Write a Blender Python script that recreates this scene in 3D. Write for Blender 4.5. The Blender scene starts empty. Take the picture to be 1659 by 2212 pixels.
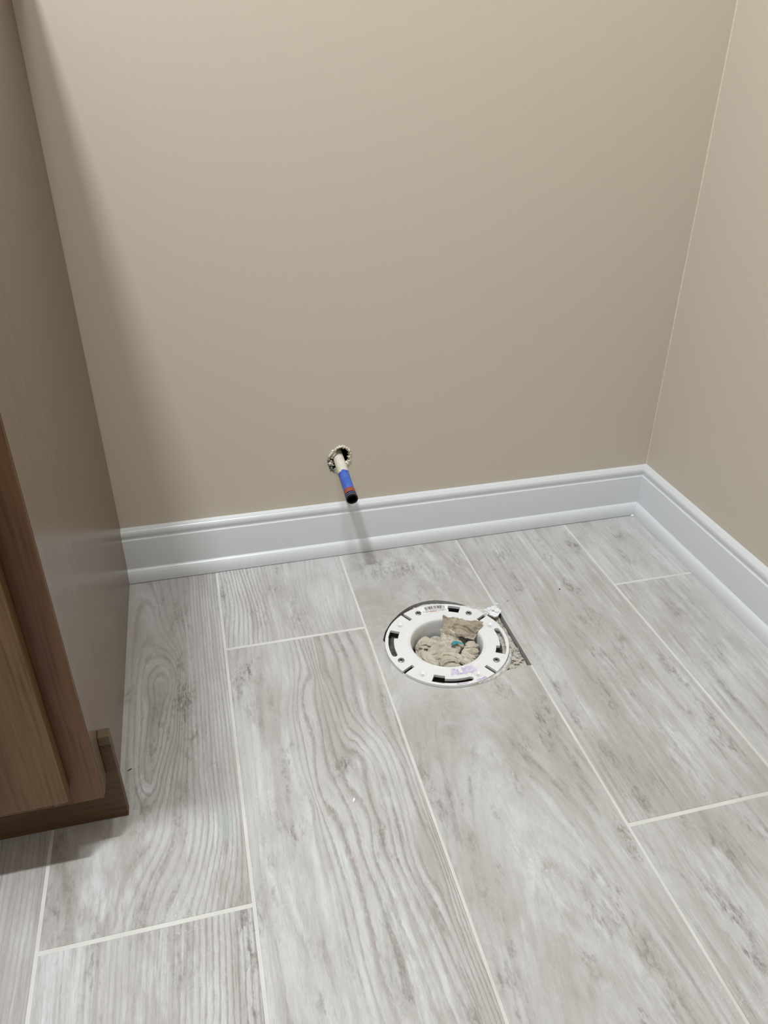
import bpy, bmesh, math, random
from mathutils import Vector, Matrix, noise
from mathutils.geometry import tessellate_polygon
random.seed(7)
C = bpy.context.scene.collection
S = bpy.context.scene
PI = math.pi

# ------------------------------------------------------------------ camera, lights, exposure
cam = bpy.data.objects.new('camera', bpy.data.cameras.new('camera')); C.objects.link(cam)
cam.location = (-0.76626, -1.09773, 0.74057)
cam.rotation_euler = (1.030309, -0.001526, -0.245339)
cam.data.sensor_fit = 'VERTICAL'; cam.data.sensor_height = 36.0
cam.data.lens = 1675.99 * 36.0 / 2212.0
cam.data.clip_start = 0.01
S.camera = cam
S.view_settings.view_transform = 'Standard'; S.view_settings.look = 'None'
S.view_settings.gamma = 1.0; S.view_settings.use_curve_mapping = False
S.view_settings.exposure = 0.04
wd = bpy.data.worlds.new('world'); S.world = wd; wd.use_nodes = True
wd.node_tree.nodes['Background'].inputs[0].default_value = (0.8, 0.85, 0.9, 1)
wd.node_tree.nodes['Background'].inputs[1].default_value = 0.05

def lamp(name, loc, sx, sy, power, col, rot=(0, 0, 0)):
    l = bpy.data.lights.new(name, 'AREA'); l.shape = 'RECTANGLE' if sx != sy else 'DISK'
    l.size = sx; l.size_y = sy; l.energy = power; l.color = col
    o = bpy.data.objects.new(name, l); C.objects.link(o); o.location = loc; o.rotation_euler = rot
    return o
LA = (-1.035, -0.63, 2.00); LC = (-0.77, -0.55, 2.40); LD = (-1.10, -2.36, 1.75)
lamp('bar_lamp', LA, 0.11, 0.05, 22.0, (0.94, 0.975, 1.0))
lamp('spot_lamp', LC, 0.24, 0.24, 14.0, (0.92, 0.97, 1.0))
lamp('fill_lamp', LD, 0.60, 0.40, 3.0, (0.95, 0.98, 1.0), (PI/2, 0, 0))  # added frontal fill behind the camera to brighten the walls, no known source

# ------------------------------------------------------------------ node helper
class V:
    def __init__(s, nt, sock): s.nt = nt; s.s = sock
    def _m(s, op, *a):
        n = s.nt.nodes.new('ShaderNodeMath'); n.operation = op
        for i, x in enumerate((s,) + a):
            if isinstance(x, V): s.nt.links.new(x.s, n.inputs[i])
            else: n.inputs[i].default_value = x
        return V(s.nt, n.outputs[0])
    def __add__(s, o): return s._m('ADD', o)
    __radd__ = __add__
    def __mul__(s, o): return s._m('MULTIPLY', o)
    __rmul__ = __mul__
    def __sub__(s, o): return s._m('SUBTRACT', o)
    def __rsub__(s, o): return (s * -1.0) + o
    def __truediv__(s, o): return s._m('DIVIDE', o)
    def pw(s, o): return s._m('POWER', o)
    def sin(s): return s._m('SINE')
    def sqrt(s): return s._m('SQRT')
    def abs(s): return s._m('ABSOLUTE')
    def exp(s): return s._m('EXPONENT')
    def mx(s, o): return s._m('MAXIMUM', o)
    def mn(s, o): return s._m('MINIMUM', o)
    def step(s, lo, hi):
        n = s.nt.nodes.new('ShaderNodeMapRange'); n.interpolation_type = 'SMOOTHSTEP'
        s.nt.links.new(s.s, n.inputs[0]); n.inputs[1].default_value = lo; n.inputs[2].default_value = hi
        return V(s.nt, n.outputs[0])
class Mat:
    def __init__(s, name, rough=0.5, spec=0.5):
        s.m = bpy.data.materials.new(name); s.m.use_nodes = True; s.nt = s.m.node_tree
        s.b = s.nt.nodes['Principled BSDF']
        s.b.inputs['Roughness'].default_value = rough
        s.b.inputs['Specular IOR Level'].default_value = spec
    def pos(s):
        g = s.nt.nodes.new('ShaderNodeNewGeometry'); return s.sep(g.outputs['Position'])
    def obj(s):
        g = s.nt.nodes.new('ShaderNodeTexCoord'); return s.sep(g.outputs['Object'])
    def attr(s, name):
        a = s.nt.nodes.new('ShaderNodeAttribute'); a.attribute_name = name; return s.sep(a.outputs['Vector'])
    def sep(s, sock):
        n = s.nt.nodes.new('ShaderNodeSeparateXYZ'); s.nt.links.new(sock, n.inputs[0])
        return [V(s.nt, n.outputs[i]) for i in range(3)]
    def comb(s, x, y, z):
        n = s.nt.nodes.new('ShaderNodeCombineXYZ')
        for i, a in enumerate((x, y, z)):
            if isinstance(a, V): s.nt.links.new(a.s, n.inputs[i])
            else: n.inputs[i].default_value = a
        return n.outputs[0]
    def noise(s, x, y, z, scale=1.0, detail=2.0, rough=0.5, dist=0.0):
        n = s.nt.nodes.new('ShaderNodeTexNoise'); s.nt.links.new(s.comb(x, y, z), n.inputs['Vector'])
        n.inputs['Scale'].default_value = scale; n.inputs['Detail'].default_value = detail
        n.inputs['Roughness'].default_value = rough; n.inputs['Distortion'].default_value = dist
        return V(s.nt, n.outputs[0])
    def mix(s, f, a, b):
        n = s.nt.nodes.new('ShaderNodeMix'); n.data_type = 'RGBA'
        for i, x in ((0, f), (6, a), (7, b)):
            if isinstance(x, V): s.nt.links.new(x.s, n.inputs[i])
            elif hasattr(x, 'is_linked'): s.nt.links.new(x, n.inputs[i])
            else: n.inputs[i].default_value = x if i == 0 else (*x, 1)
        return n.outputs[2]
    def col(s, x):
        if isinstance(x, tuple): s.b.inputs['Base Color'].default_value = (*x, 1)
        else: s.nt.links.new(x, s.b.inputs['Base Color'])
        return s
    def rough(s, x): s.nt.links.new(x.s, s.b.inputs['Roughness']); return s
    def bump(s, h, strength=0.3, dist=0.001):
        n = s.nt.nodes.new('ShaderNodeBump'); n.inputs['Strength'].default_value = strength
        n.inputs['Distance'].default_value = dist
        s.nt.links.new(h.s, n.inputs['Height']); s.nt.links.new(n.outputs[0], s.b.inputs['Normal']); return s
def srgb(r, g, b):
    f = lambda c: (c/255/12.92) if c/255 <= 0.04045 else ((c/255+0.055)/1.055)**2.4
    return (f(r), f(g), f(b))

# ------------------------------------------------------------------ materials
def wall_mat():
    M = Mat('wall_paint', 0.5, 0.28); x, y, z = M.pos()
    n = M.noise(x, y, z, 260, 3, 0.6); big = M.noise(x, y, z, 1.7, 2)
    M.col(M.mix(big, srgb(204, 194, 179), srgb(200, 191, 177)))
    return M.bump(n, 0.22, 0.0005).m
def trim_mat():
    M = Mat('white_trim_paint', 0.28, 0.5); x, y, z = M.pos()
    n = M.noise(x, y, z, 90, 2)
    M.col(M.mix(n, srgb(212, 216, 219), srgb(216, 219, 222)))
    return M.bump(n, 0.05, 0.0006).m
def plain(name, col, rough=0.5, spec=0.5, var=0.06, scale=200, metal=0.0, bump=0.1):
    M = Mat(name, rough, spec); x, y, z = M.obj(); n = M.noise(x, y, z, scale, 3, 0.6)
    a = tuple(max(0, c*(1-var)) for c in col); b = tuple(min(1, c*(1+var)) for c in col)
    M.col(M.mix(n.step(0.3, 0.7), a, b)); M.b.inputs['Metallic'].default_value = metal
    return M.bump(n, bump, 0.0005).m
def wood_mat(name, c0, c1, c2, rough, axis=2, spec=0.4, contrast=1.0):
    M = Mat(name, rough, spec); p = M.pos()
    L = p[axis]; o = [p[i] for i in range(3) if i != axis]
    w = M.noise(o[0]*9, o[1]*9, L*1.6, 1, 3, 0.5)
    fine = M.noise(o[0]*260, o[1]*260, L*9, 1, 4, 0.62)
    broad = M.noise(o[0]*34 + w*1.5, o[1]*34, L*2.0, 1, 3, 0.55)
    pores = M.noise(o[0]*900, o[1]*900, L*22, 1, 2, 0.5).step(0.60, 0.74)
    c = M.mix(broad.step(0.34, 0.66), c0, c1)
    f = fine.step(0.42, 0.70) * (0.55*contrast)
    c = M.mix(f, c, c2); c = M.mix(pores*(0.35*contrast), c, c2)
    M.col(c); return M.bump(fine, 0.05, 0.0006).m
def grout_mat():
    M = Mat('grout', 0.85, 0.2); x, y, z = M.pos()
    n = M.noise(x, y, z, 420, 3, 0.7); b = M.noise(x, y, z, 14, 2)
    c = M.mix(b.step(0.3, 0.7), srgb(202, 202, 198), srgb(214, 214, 211)); c = M.mix(n.step(0.55, 0.8)*0.3, c, srgb(185, 182, 174))
    M.col(c); return M.bump(n, 0.4, 0.0008).m

def plank_mat():
    M = Mat('wood_look_tile', 0.42, 0.35); x, y, z = M.pos()
    xl, seed, tone = M.attr('pl_a'); ph0, ring, ns = M.attr('grain'); dk, wt, _ = M.attr('mask')
    u = x - xl; v = y; so = seed*7.31
    wm = M.noise(u*42, v*11, so + 3.1, 1, 3, 0.55)
    nf = M.noise(u*330, v*110, so + 4.4, 1, 3, 0.65)
    ph = ph0 + ((wm-0.5)*1.5 + (M.noise(u*6, v*2.0, so+8.0, 1, 2)-0.5)*1.8)*ns + (nf-0.5)*0.38 + 0.22
    t = ph._m('FRACT')
    line = t.step(0.42, 0.80) * (1.0 - t.step(0.84, 1.0))
    patch = M.noise(u*16, v*4.2, so + 5.0, 1, 3, 0.6).step(0.34, 0.62)
    fuzz = M.noise(u*420, v*150, so, 1, 3, 0.7).step(0.22, 0.60)
    line = line * (patch*0.55+0.45) * (fuzz*0.6+0.4) * ring
    flow = ph0*0.0062                                    # streaks follow the grain field
    st1 = M.noise(flow*150, v*4.4, so + 1.0, 1, 4, 0.66).step(0.52, 0.70)
    st2 = M.noise(flow*70 + u*26, v*4.4, so + 2.0, 1, 4, 0.62).step(0.46, 0.66)
    stw = M.noise(flow*105 + u*30, v*5.0, so + 12.0, 1, 4, 0.62).step(0.48, 0.66)
    brk = M.noise(u*60, v*22, so + 15.0, 1, 3, 0.6).step(0.38, 0.58)
    micro = M.noise(u*900, v*85, so, 1, 3, 0.65).step(0.46, 0.70)
    grit = M.noise(u*210, v*95, so + 4.0, 1, 5, 0.75).step(0.44, 0.60)
    grit2 = M.noise(u*95, v*26, so + 24.0, 1, 5, 0.72).step(0.44, 0.60)
    bl = M.noise(u*24, v*8.5, so + 8.0, 1, 4, 0.62).step(0.58, 0.70)
    cloud = M.noise(u*9, v*4.0, so + 6.0, 1, 4, 0.6).step(0.32, 0.66)
    ww = M.noise(u*150, v*30, so + 31.0, 1, 4, 0.7).step(0.38, 0.58)
    c = M.mix(cloud, BASE_A, BASE_B)
    c = M.mix((1.0-tone), c, TONE_C)
    c = M.mix(stw*brk*0.36 + wt*ww*0.50, c, WASH)
    c = M.mix(st2*0.46, c, STREAK)
    c = M.mix(st1*fuzz*brk*0.60, c, srgb(132, 126, 122))
    c = M.mix(micro*0.20, c, srgb(140, 135, 129))
    c = M.mix(line*0.72, c, srgb(142, 133, 126))
    c = M.mix(bl*grit*0.60, c, srgb(118, 111, 106))
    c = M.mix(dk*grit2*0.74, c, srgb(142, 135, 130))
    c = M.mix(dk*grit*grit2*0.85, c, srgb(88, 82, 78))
    vein = (1.0 - ((M.noise(u*48, v*13, so + 41.0, 1, 4, 0.6)-0.5).abs()*1.0).step(0.0, 0.012)) * M.noise(u*14, v*6, so+43.0, 1, 2).step(0.50, 0.62)
    c = M.mix(vein*0.10, c, srgb(118, 111, 104))
    dust = M.noise(x, y, 3.0, 9, 2).step(0.54, 0.75) * M.noise(x, y, 1.0, 330, 4, 0.75).step(0.56, 0.64)
    c = M.mix(dust*0.55, c, srgb(226, 226, 224))
    dd = (((x+0.468)*(x+0.468) + (y+0.283)*(y+0.283)).sqrt() + (M.noise(x, y, 0.0, 30, 3)-0.5)*0.03)
    halo = (1.0 - dd.step(0.10, 0.155)) * M.noise(x, y, 5.0, 120, 4, 0.7).step(0.35, 0.65)
    c = M.mix(halo*0.40, c, srgb(196, 193, 187))
    gs = (((x+0.800)*(x+0.800)*5.0 + (y+0.510)*(y+0.510)).sqrt() + (M.noise(x, y, 0.0, 60, 2)-0.5)*0.03)
    c = M.mix((1.0-gs.step(0.008, 0.034))*0.28, c, srgb(178, 200, 195))
    M.col(c)
    M.rough(0.42 + line*0.15 + micro*0.08)
    return M.bump(line*-0.7 + fuzz*0.1 + micro*-0.2 + dk*grit*-0.4, 0.35, 0.0006).m
BASE_A, BASE_B = srgb(174, 171, 169), srgb(198, 199, 200)
TONE_C = srgb(164, 160, 156); WASH = srgb(218, 223, 227); STREAK = srgb(160, 153, 147)
WALL, TRIM, GROUT, PLANK = wall_mat(), trim_mat(), grout_mat(), plank_mat()
CEIL = plain('ceiling_paint', srgb(235, 234, 230), 0.8, 0.2)
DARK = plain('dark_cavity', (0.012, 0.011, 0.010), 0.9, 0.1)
SUB = plain('grey_thinset', srgb(92, 90, 88), 0.95, 0.1, 0.35, 160, bump=0.9)
MORT = plain('pale_mortar', srgb(198, 197, 193), 0.95, 0.1, 0.22, 260, bump=0.9)
SIDE = wood_mat('cabinet_side_laminate', srgb(122, 103, 85), srgb(116, 97, 80), srgb(102, 84, 68), 0.27, 2, 0.5, 0.35)
FRAME = wood_mat('stained_frame_wood', srgb(112, 80, 51), srgb(90, 61, 37), srgb(58, 37, 20), 0.38, 2, 0.4)
DOORW = wood_mat('stained_door_wood', srgb(126, 98, 67), srgb(106, 80, 52), srgb(74, 52, 31), 0.36, 2, 0.4)
KICK = wood_mat('toe_kick_wood', srgb(98, 78, 56), srgb(86, 66, 46), srgb(58, 43, 29), 0.5, 0, 0.3)
PVC = plain('white_pvc', srgb(226, 227, 228), 0.32, 0.5, 0.02, 60, bump=0.03)
STEEL = plain('zinc_screw', srgb(150, 158, 152), 0.35, 0.5, 0.1, 300, 0.85)

# ------------------------------------------------------------------ mesh helpers
def obj(name, bm, mats, parent=None, smooth=False, loc=None):
    me = bpy.data.meshes.new(name); bmesh.ops.recalc_face_normals(bm, faces=bm.faces); bm.to_mesh(me); bm.free()
    for m in (mats if isinstance(mats, (list, tuple)) else [mats]): me.materials.append(m)
    o = bpy.data.objects.new(name, me); C.objects.link(o)
    if parent: o.parent = parent
    if loc: o.location = loc
    if smooth:
        for p in me.polygons: p.use_smooth = True
    return o
def tag(o, label, cat, group=None, kind=None):
    o['label'] = label; o['category'] = cat
    if group: o['group'] = group
    if kind: o['kind'] = kind
    return o
def thing(name, label, cat, loc=(0, 0, 0), group=None):
    o = bpy.data.objects.new(name, None); C.objects.link(o); o.location = loc; o.empty_display_size = 0.05
    return tag(o, label, cat, group)
def struct(name, bm, m, label=None, smooth=False):
    o = obj(name, bm, m, smooth=smooth); o['kind'] = 'structure'
    if label: o['label'] = label
    return o
def box(bm, x0, x1, y0, y1, z0, z1, bev=0.0, seg=2):
    r = bmesh.ops.create_cube(bm, size=1.0); vs = r['verts']
    for v in vs:
        v.co = Vector((x0 if v.co.x < 0 else x1, y0 if v.co.y < 0 else y1, z0 if v.co.z < 0 else z1))
    if bev > 0:
        es = list({e for v in vs for e in v.link_edges})
        bmesh.ops.bevel(bm, geom=es, offset=bev, segments=seg, affect='EDGES', profile=0.5)
    return vs
def lathe(bm, prof, n=64, c=(0, 0), axis='z', close=False):
    rings = []
    for r, z in prof:
        rings.append([bm.verts.new((c[0]+r*math.cos(2*PI*i/n), c[1]+r*math.sin(2*PI*i/n), z)) for i in range(n)])
    for a, b in zip(rings, rings[1:]):
        for i in range(n): bm.faces.new((a[i], a[(i+1) % n], b[(i+1) % n], b[i]))
    if close:
        bm.faces.new(rings[0]); bm.faces.new(rings[-1])
    return rings
def extrude_profile(bm, pts, a, b, mapf):
    """closed profile pts, swept between parameters a and b; mapf(p, t) -> position"""
    A = [bm.verts.new(mapf(p, a)) for p in pts]; B = [bm.verts.new(mapf(p, b)) for p in pts]
    n = len(pts)
    for i in range(n): bm.faces.new((A[i], A[(i+1) % n], B[(i+1) % n], B[i]))
    bm.faces.new(A); bm.faces.new(B)
def plate_with_holes(bm, loops, z0, z1, matidx=0):
    """plate between z0 and z1 whose outline is loops[0] and holes loops[1:]"""
    vecs = [[Vector((p[0], p[1], 0)) for p in L] for L in loops]
    flat = [p for L in loops for p in L]
    T = [bm.verts.new((p[0], p[1], z1)) for p in flat]; B = [bm.verts.new((p[0], p[1], z0)) for p in flat]
    tris = tessellate_polygon(vecs)
    out = []
    for t in tris:
        try:
            f = bm.faces.new([T[i] for i in t]); out.append(f)
            bm.faces.new([B[i] for i in reversed(t)])
        except ValueError: pass
    k = 0
    for L in loops:
        n = len(L)
        for i in range(n):
            a, b = k+i, k+(i+1) % n
            bm.faces.new((T[a], T[b], B[b], B[a]))
        k += n
    return out

# ------------------------------------------------------------------ room shell
W0, X4 = 0.206, -0.16079
RX0, RY0, RZ = -2.60, -2.40, 2.44
FC = (-0.4679, -0.2835)                      # centre of the drain
def pol(r, a, c=FC): return (c[0]+r*math.cos(math.radians(a)), c[1]+r*math.sin(math.radians(a)))

TR3 = [(-593.5,-244.4,8),(-589.4,-270.4,8),(-587.0,-302.1,8),(-589.1,-331.2,8),(-597.8,-386.6,8),(-594.5,-409.3,8),(-591.7,-433.1,8),(-587.4,-460.0,8),(-584.0,-483.7,8),(-584.3,-509.1,8),(-583.3,-538.3,8),(-583.1,-564.3,8),(-581.6,-600.6,8),(-581.2,-634.3,8),(-609.3,-240.5,7),(-606.4,-266.2,7),(-605.1,-297.6,7),(-606.5,-335.8,7),(-612.5,-372.7,7),(-612.1,-397.1,7),(-605.9,-414.3,7),(-599.9,-431.0,7),(-596.7,-446.7,7),(-594.0,-469.0,7),(-593.6,-498.4,7),(-594.8,-527.5,7),(-596.4,-561.0,7),(-595.9,-590.1,7),(-594.3,-621.8,7),(-625.0,-236.6,6),(-621.7,-269.7,6),(-622.4,-304.8,6),(-626.0,-337.5,6),(-626.6,-369.1,6),(-622.4,-390.5,6),(-616.5,-409.7,6),(-609.9,-424.8,6),(-604.7,-439.2,6),(-601.9,-461.7,6),(-602.2,-484.4,6),(-602.0,-504.6,6),(-602.6,-536.6,6),(-605.1,-569.1,6),(-606.7,-601.3,6),(-605.2,-625.7,6),(-640.7,-232.7,5),(-636.4,-253.8,5),(-635.2,-290.1,5),(-637.1,-323.7,5),(-637.6,-349.6,5),(-635.3,-375.2,5),(-630.8,-402.3,5),(-623.0,-419.6,5),(-616.3,-440.0,5),(-613.0,-455.4,5),(-610.4,-478.9,5),(-610.1,-499.3,5),(-609.7,-523.8,5),(-611.4,-549.7,5),(-612.2,-571.7,5),(-612.9,-597.0,5),(-652.7,-299.6,4),(-648.4,-318.7,4),(-645.5,-343.4,4),(-643.0,-369.2,4),(-643.9,-399.0,4),(-637.8,-421.6,4),(-627.8,-440.8,4),(-621.2,-460.5,4),(-617.7,-480.5,4),(-617.2,-500.8,4),(-617.3,-517.1,4),(-618.4,-541.9,4),(-619.3,-562.7,4),(-622.3,-598.7,4),(-619.2,-627.4,4),(-614.2,-653.2,4),(-611.1,-677.3,4),(-608.0,-705.2,4),(-605.5,-732.9,4),(-601.3,-758.1,4),(-650.8,-371.3,3),(-649.2,-407.4,3),(-636.4,-435.0,3),(-628.3,-455.2,3),(-625.5,-470.0,3),(-628.2,-484.7,3),(-632.3,-513.4,3),(-632.3,-535.4,3),(-630.3,-548.0,3),(-631.4,-584.0,3),(-628.8,-609.3,3),(-624.9,-641.2,3),(-622.4,-669.1,3),(-619.6,-694.0,3),(-616.9,-717.5,3),(-615.4,-738.2,3),(-660.0,-381.1,2),(-658.4,-410.8,2),(-653.6,-483.5,2),(-642.6,-494.5,2),(-640.5,-514.5,2),(-639.1,-536.7,2),(-638.5,-550.5,2),(-644.5,-576.5,2),(-640.5,-612.3,2),(-637.4,-641.8,2),(-636.6,-670.9,2),(-632.5,-692.4,2),(-629.5,-716.0,2),(-627.1,-739.8,2),(-625.4,-759.3,2),(-667.3,-389.2,1),(-669.9,-426.7,1),(-664.8,-485.7,1),(-661.0,-506.2,1),(-657.4,-526.0,1),(-652.7,-551.4,1),(-650.8,-565.0,1),(-656.8,-581.9,1),(-652.8,-611.2,1),(-649.8,-642.4,1),(-646.9,-664.8,1),(-644.2,-686.2,1),(-642.4,-709.6,1),(-642.6,-732.9,1),(-642.8,-755.0,1),(-665.4,-301.0,0),(-674.8,-321.0,0),(-681.4,-347.2,0),(-679.0,-364.3,0),(-678.0,-392.5,0),(-677.7,-415.4,0),(-681.0,-442.0,0),(-684.1,-467.4,0),(-681.5,-489.8,0),(-676.0,-502.5,0),(-672.1,-522.4,0),(-668.7,-543.0,0),(-670.0,-557.3,0),(-666.0,-589.9,0),(-663.8,-612.4,0),(-663.0,-639.2,0),(-663.4,-662.5,0),(-663.0,-688.1,0),(-662.6,-712.4,0),(-660.8,-735.8,0),(-680.6,-299.5,-1),(-690.2,-332.3,-1),(-694.9,-372.5,-1),(-693.9,-411.4,-1),(-694.2,-438.8,-1),(-695.7,-464.5,-1),(-694.8,-497.8,-1),(-691.6,-523.7,-1),(-686.1,-553.3,-1),(-682.7,-591.8,-1),(-680.4,-623.6,-1),(-679.9,-653.0,-1),(-680.1,-683.9,-1),(-678.8,-713.1,-1),(-676.9,-737.7,-1),(-697.0,-317.6,-3),(-704.1,-345.7,-3),(-707.4,-408.0,-3),(-710.0,-434.8,-3),(-708.6,-461.3,-3),(-703.5,-487.6,-3),(-699.8,-512.3,-3),(-701.4,-545.1,-3),(-699.8,-587.5,-3),(-698.7,-619.0,-3),(-698.5,-644.8,-3),(-698.1,-676.0,-3),(-696.3,-705.6,-3),(-694.5,-733.3,-3),(-749.4,-273.3,-6),(-754.6,-396.3,-6),(-757.7,-497.9,-6),(-760.2,-583.1,-6),(-778.6,-220.9,-9),(-777.3,-499.2,-9),(-778.2,-614.1,-9),(-778.6,-728.2,-9),(-571.9,-244.7,9),(-574.0,-339.4,9.3),(-573.5,-402.7,9.7),(-573.2,-459.9,10.2),(-572.8,-511.9,10.8),(-572.5,-559.4,11.5),(-571.3,-596.2,12.2),(-570.2,-630.5,13)]
TR4 = [(-884.9,-193.2,3),(-890.5,-207.5,3),(-894.8,-241.4,3),(-897.2,-280.9,3),(-897.8,-324.8,3),(-873.3,-201.4,3),(-860.2,-209.8,3),(-850.7,-230.1,3),(-846.3,-253.5,3),(-897.5,-375.8,3),(-896.7,-413.7,3),(-890.7,-448.8,3),(-882.6,-457.6,3),(-873.3,-446.2,3),(-869.2,-420.6,3),(-863.4,-395.9,3),(-857.4,-366.0,3),(-853.8,-325.1,3),(-889.7,-271.3,2),(-886.9,-236.0,2),(-879.8,-225.4,2),(-868.5,-220.6,2),(-860.4,-227.7,2),(-853.4,-249.3,2),(-851.5,-276.1,2),(-885.3,-317.2,2),(-888.5,-358.2,2),(-891.5,-396.5,2),(-889.6,-433.4,2),(-884.1,-442.7,2),(-878.7,-441.4,2),(-874.7,-419.2,2),(-869.1,-394.5,2),(-864.6,-364.2,2),(-858.3,-323.9,2),(-878.1,-250.4,1),(-870.1,-240.2,1),(-862.1,-242.2,1),(-856.7,-258.1,1),(-856.5,-279.5,1),(-862.7,-307.5,1),(-879.4,-296.7,1),(-883.5,-349.3,1),(-883.1,-398.6,1),(-876.1,-400.3,1),(-868.9,-342.6,1),(-873.3,-263.6,0),(-865.5,-260.8,0),(-864.0,-277.6,0),(-874.8,-330.6,0),(-877.6,-370.9,0),(-893.7,-158.7,4),(-890.7,-128.4,4),(-883.8,-121.4,4),(-878.5,-157.0,4),(-868.3,-181.4,4),(-856.8,-200.2,4),(-847.3,-223.3,4),(-842.9,-247.0,4),(-902.4,-219.7,4),(-903.9,-290.6,4),(-904.0,-344.2,4),(-903.4,-393.5,4),(-898.6,-448.5,4),(-896.4,-490.2,4),(-880.3,-498.9,4),(-874.6,-468.0,4),(-866.5,-430.3,4),(-859.2,-395.0,4),(-851.4,-357.3,4),(-907.3,-79.6,5),(-902.5,-55.8,5),(-893.5,-51.6,5),(-884.3,-60.3,5),(-876.9,-87.1,5),(-872.5,-118.3,5),(-863.2,-163.5,5),(-851.7,-193.6,5),(-844.0,-221.6,5),(-840.5,-247.6,5),(-911.2,-192.0,5),(-910.7,-266.0,5),(-871.4,-502.7,5),(-862.6,-448.9,5),(-855.1,-405.5,5),(-848.7,-368.1,5),(-846.3,-326.9,5),(-877.1,-32.8,6),(-871.6,-72.9,6),(-868.1,-113.5,6),(-859.6,-150.4,6),(-849.8,-180.6,6),(-842.1,-209.1,6),(-838.9,-248.0,6),(-843.1,-316.8,6),(-846.0,-378.8,6),(-852.7,-424.7,6),(-860.2,-474.9,6),(-863.1,-506.3,6),(-862.3,-39.8,7),(-855.5,-92.5,7),(-850.7,-132.5,7),(-844.5,-168.2,7),(-838.6,-204.8,7),(-836.5,-248.6,7),(-840.0,-317.6,7),(-843.2,-379.5,7),(-848.7,-434.7,7),(-852.6,-493.1,7),(-849.3,-39.8,8),(-844.8,-95.1,8),(-840.3,-135.1,8),(-836.1,-173.0,8),(-834.6,-211.0,8),(-834.5,-261.3,8),(-837.3,-329.2,8),(-839.9,-390.2,8),(-843.5,-444.9,8),(-846.4,-502.6,8),(-838.1,-39.2,9),(-835.8,-97.3,9),(-832.6,-142.8,9),(-831.3,-185.2,9),(-831.3,-237.4,9),(-832.1,-285.6,9),(-833.5,-351.4,9),(-834.8,-410.6,9),(-836.7,-464.0,9),(-837.6,-509.6,9),(-821.2,-40.1,11),(-821.5,-100.9,11),(-821.1,-160.0,11),(-820.6,-214.5,11),(-821.0,-264.6,11),(-821.4,-311.1,11),(-821.8,-354.3,11),(-822.1,-394.6,11),(-821.8,-450.3,11),(-821.0,-513.7,11),(-802.4,-41.4,15),(-802.7,-105.6,15),(-802.2,-164.7,15),(-802.5,-219.0,15),(-802.0,-269.3,15),(-801.6,-316.0,15),(-801.9,-359.3,15),(-802.1,-399.6,15),(-801.5,-455.4,15),(-799.9,-518.9,15),(-779.6,-40.3,20),(-780.4,-111.1,20),(-779.0,-170.4,20),(-779.8,-224.6,20),(-779.0,-275.1,20),(-777.9,-321.9,20),(-776.8,-365.5,20),(-776.5,-405.9,20),(-776.5,-461.6,20),(-776.3,-524.8,20),(-979.8,-544.8,3.2),(-929.8,-557.3,4),(-899.8,-564.8,5),(-871.4,-571.8,8),(-838.1,-580.2,11),(-808.1,-587.6,16),(-779.8,-594.7,20)]
BLD = [(-755,-270,22,26,1),(-770,-294,12,30,0.7),(-752,-347,8,40,0.5),(-728,-357,5,60,0.35),(-725,-542,10,16,1),(-726,-471,5,40,0.5),(-759,-591,6,60,0.5),(-744,-513,7,30,0.6),(-395,-456,5,36,1),(-404,-486,7,22,0.8),(-437,-485,12,22,0.7),(-386,-528,6,22,0.5),(-840,-294,14,80,0.55),(-846,-133,10,70,0.45),(-870,-338,12,50,0.5),(-879,-398,8,30,0.5),(-493,-77,60,34,0.55),(-439,-41,30,22,0.4),(-425,-114,30,18,0.35),(-305,-88,14,34,0.6),(-312,-156,12,40,0.5),(-233,-106,30,24,0.35),(-242,-277,22,22,0.6),(-348,-401,10,9,0.7),(-292,-431,7,60,0.55),(-222,-353,16,60,0.5),(-270,-361,10,60,0.5),(-180,-393,9,34,0.8),(-175,-433,8,30,0.7),(-210,-482,16,12,0.5),(-180,-493,10,40,0.6),(-186,-540,10,40,0.7),(-174,-91,22,20,0.5),(-90,-82,16,16,0.6),(-103,-138,8,30,0.6),(-103,-306,12,40,0.4),(-132,-453,10,50,0.45),(-335,-589,8,26,0.8),(-338,-540,5,50,0.7),(-307,-583,9,30,0.4),(-285,-676,12,30,0.7),(-320,-741,14,40,0.7),(-326,-778,10,50,0.8),(-321,-661,6,12,0.4),(-422,-706,12,50,0.6),(-419,-727,9,40,0.6),(-420,-754,12,40,0.5),(-450,-709,7,40,0.7),(-419,-794,14,40,0.5),(-559,-750,16,40,0.4),(-564,-519,10,60,0.45),(-541,-551,12,80,0.35),(-653,-722,10,60,0.5),(-725,-713,12,60,0.4),(-430,-651,8,30,0.5),(-424,-617,6,30,0.4),(-722,-141,14,34,0.6),(-696,-99,10,20,0.6),(-670,-176,16,30,0.5),(-775,-92,10,50,0.5),(-870,-92,8,24,0.4),(-784,-631,12,30,1),(-788,-689,8,60,0.9),(-852,-642,16,50,0.45),(-891,-614,10,40,0.4),(-968,-570,20,80,0.35),(-932,-644,10,80,0.5),(-972,-574,7,10,0.6),(-894,-463,9,60,0.6),(-845,-481,7,60,0.5),(-673,-427,8,50,0.4),(-658,-464,18,18,0.8),(-515,-418,20,50,0.3),(-247,-493,10,50,0.35),(-351,-467,6,40,0.4)]
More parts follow.
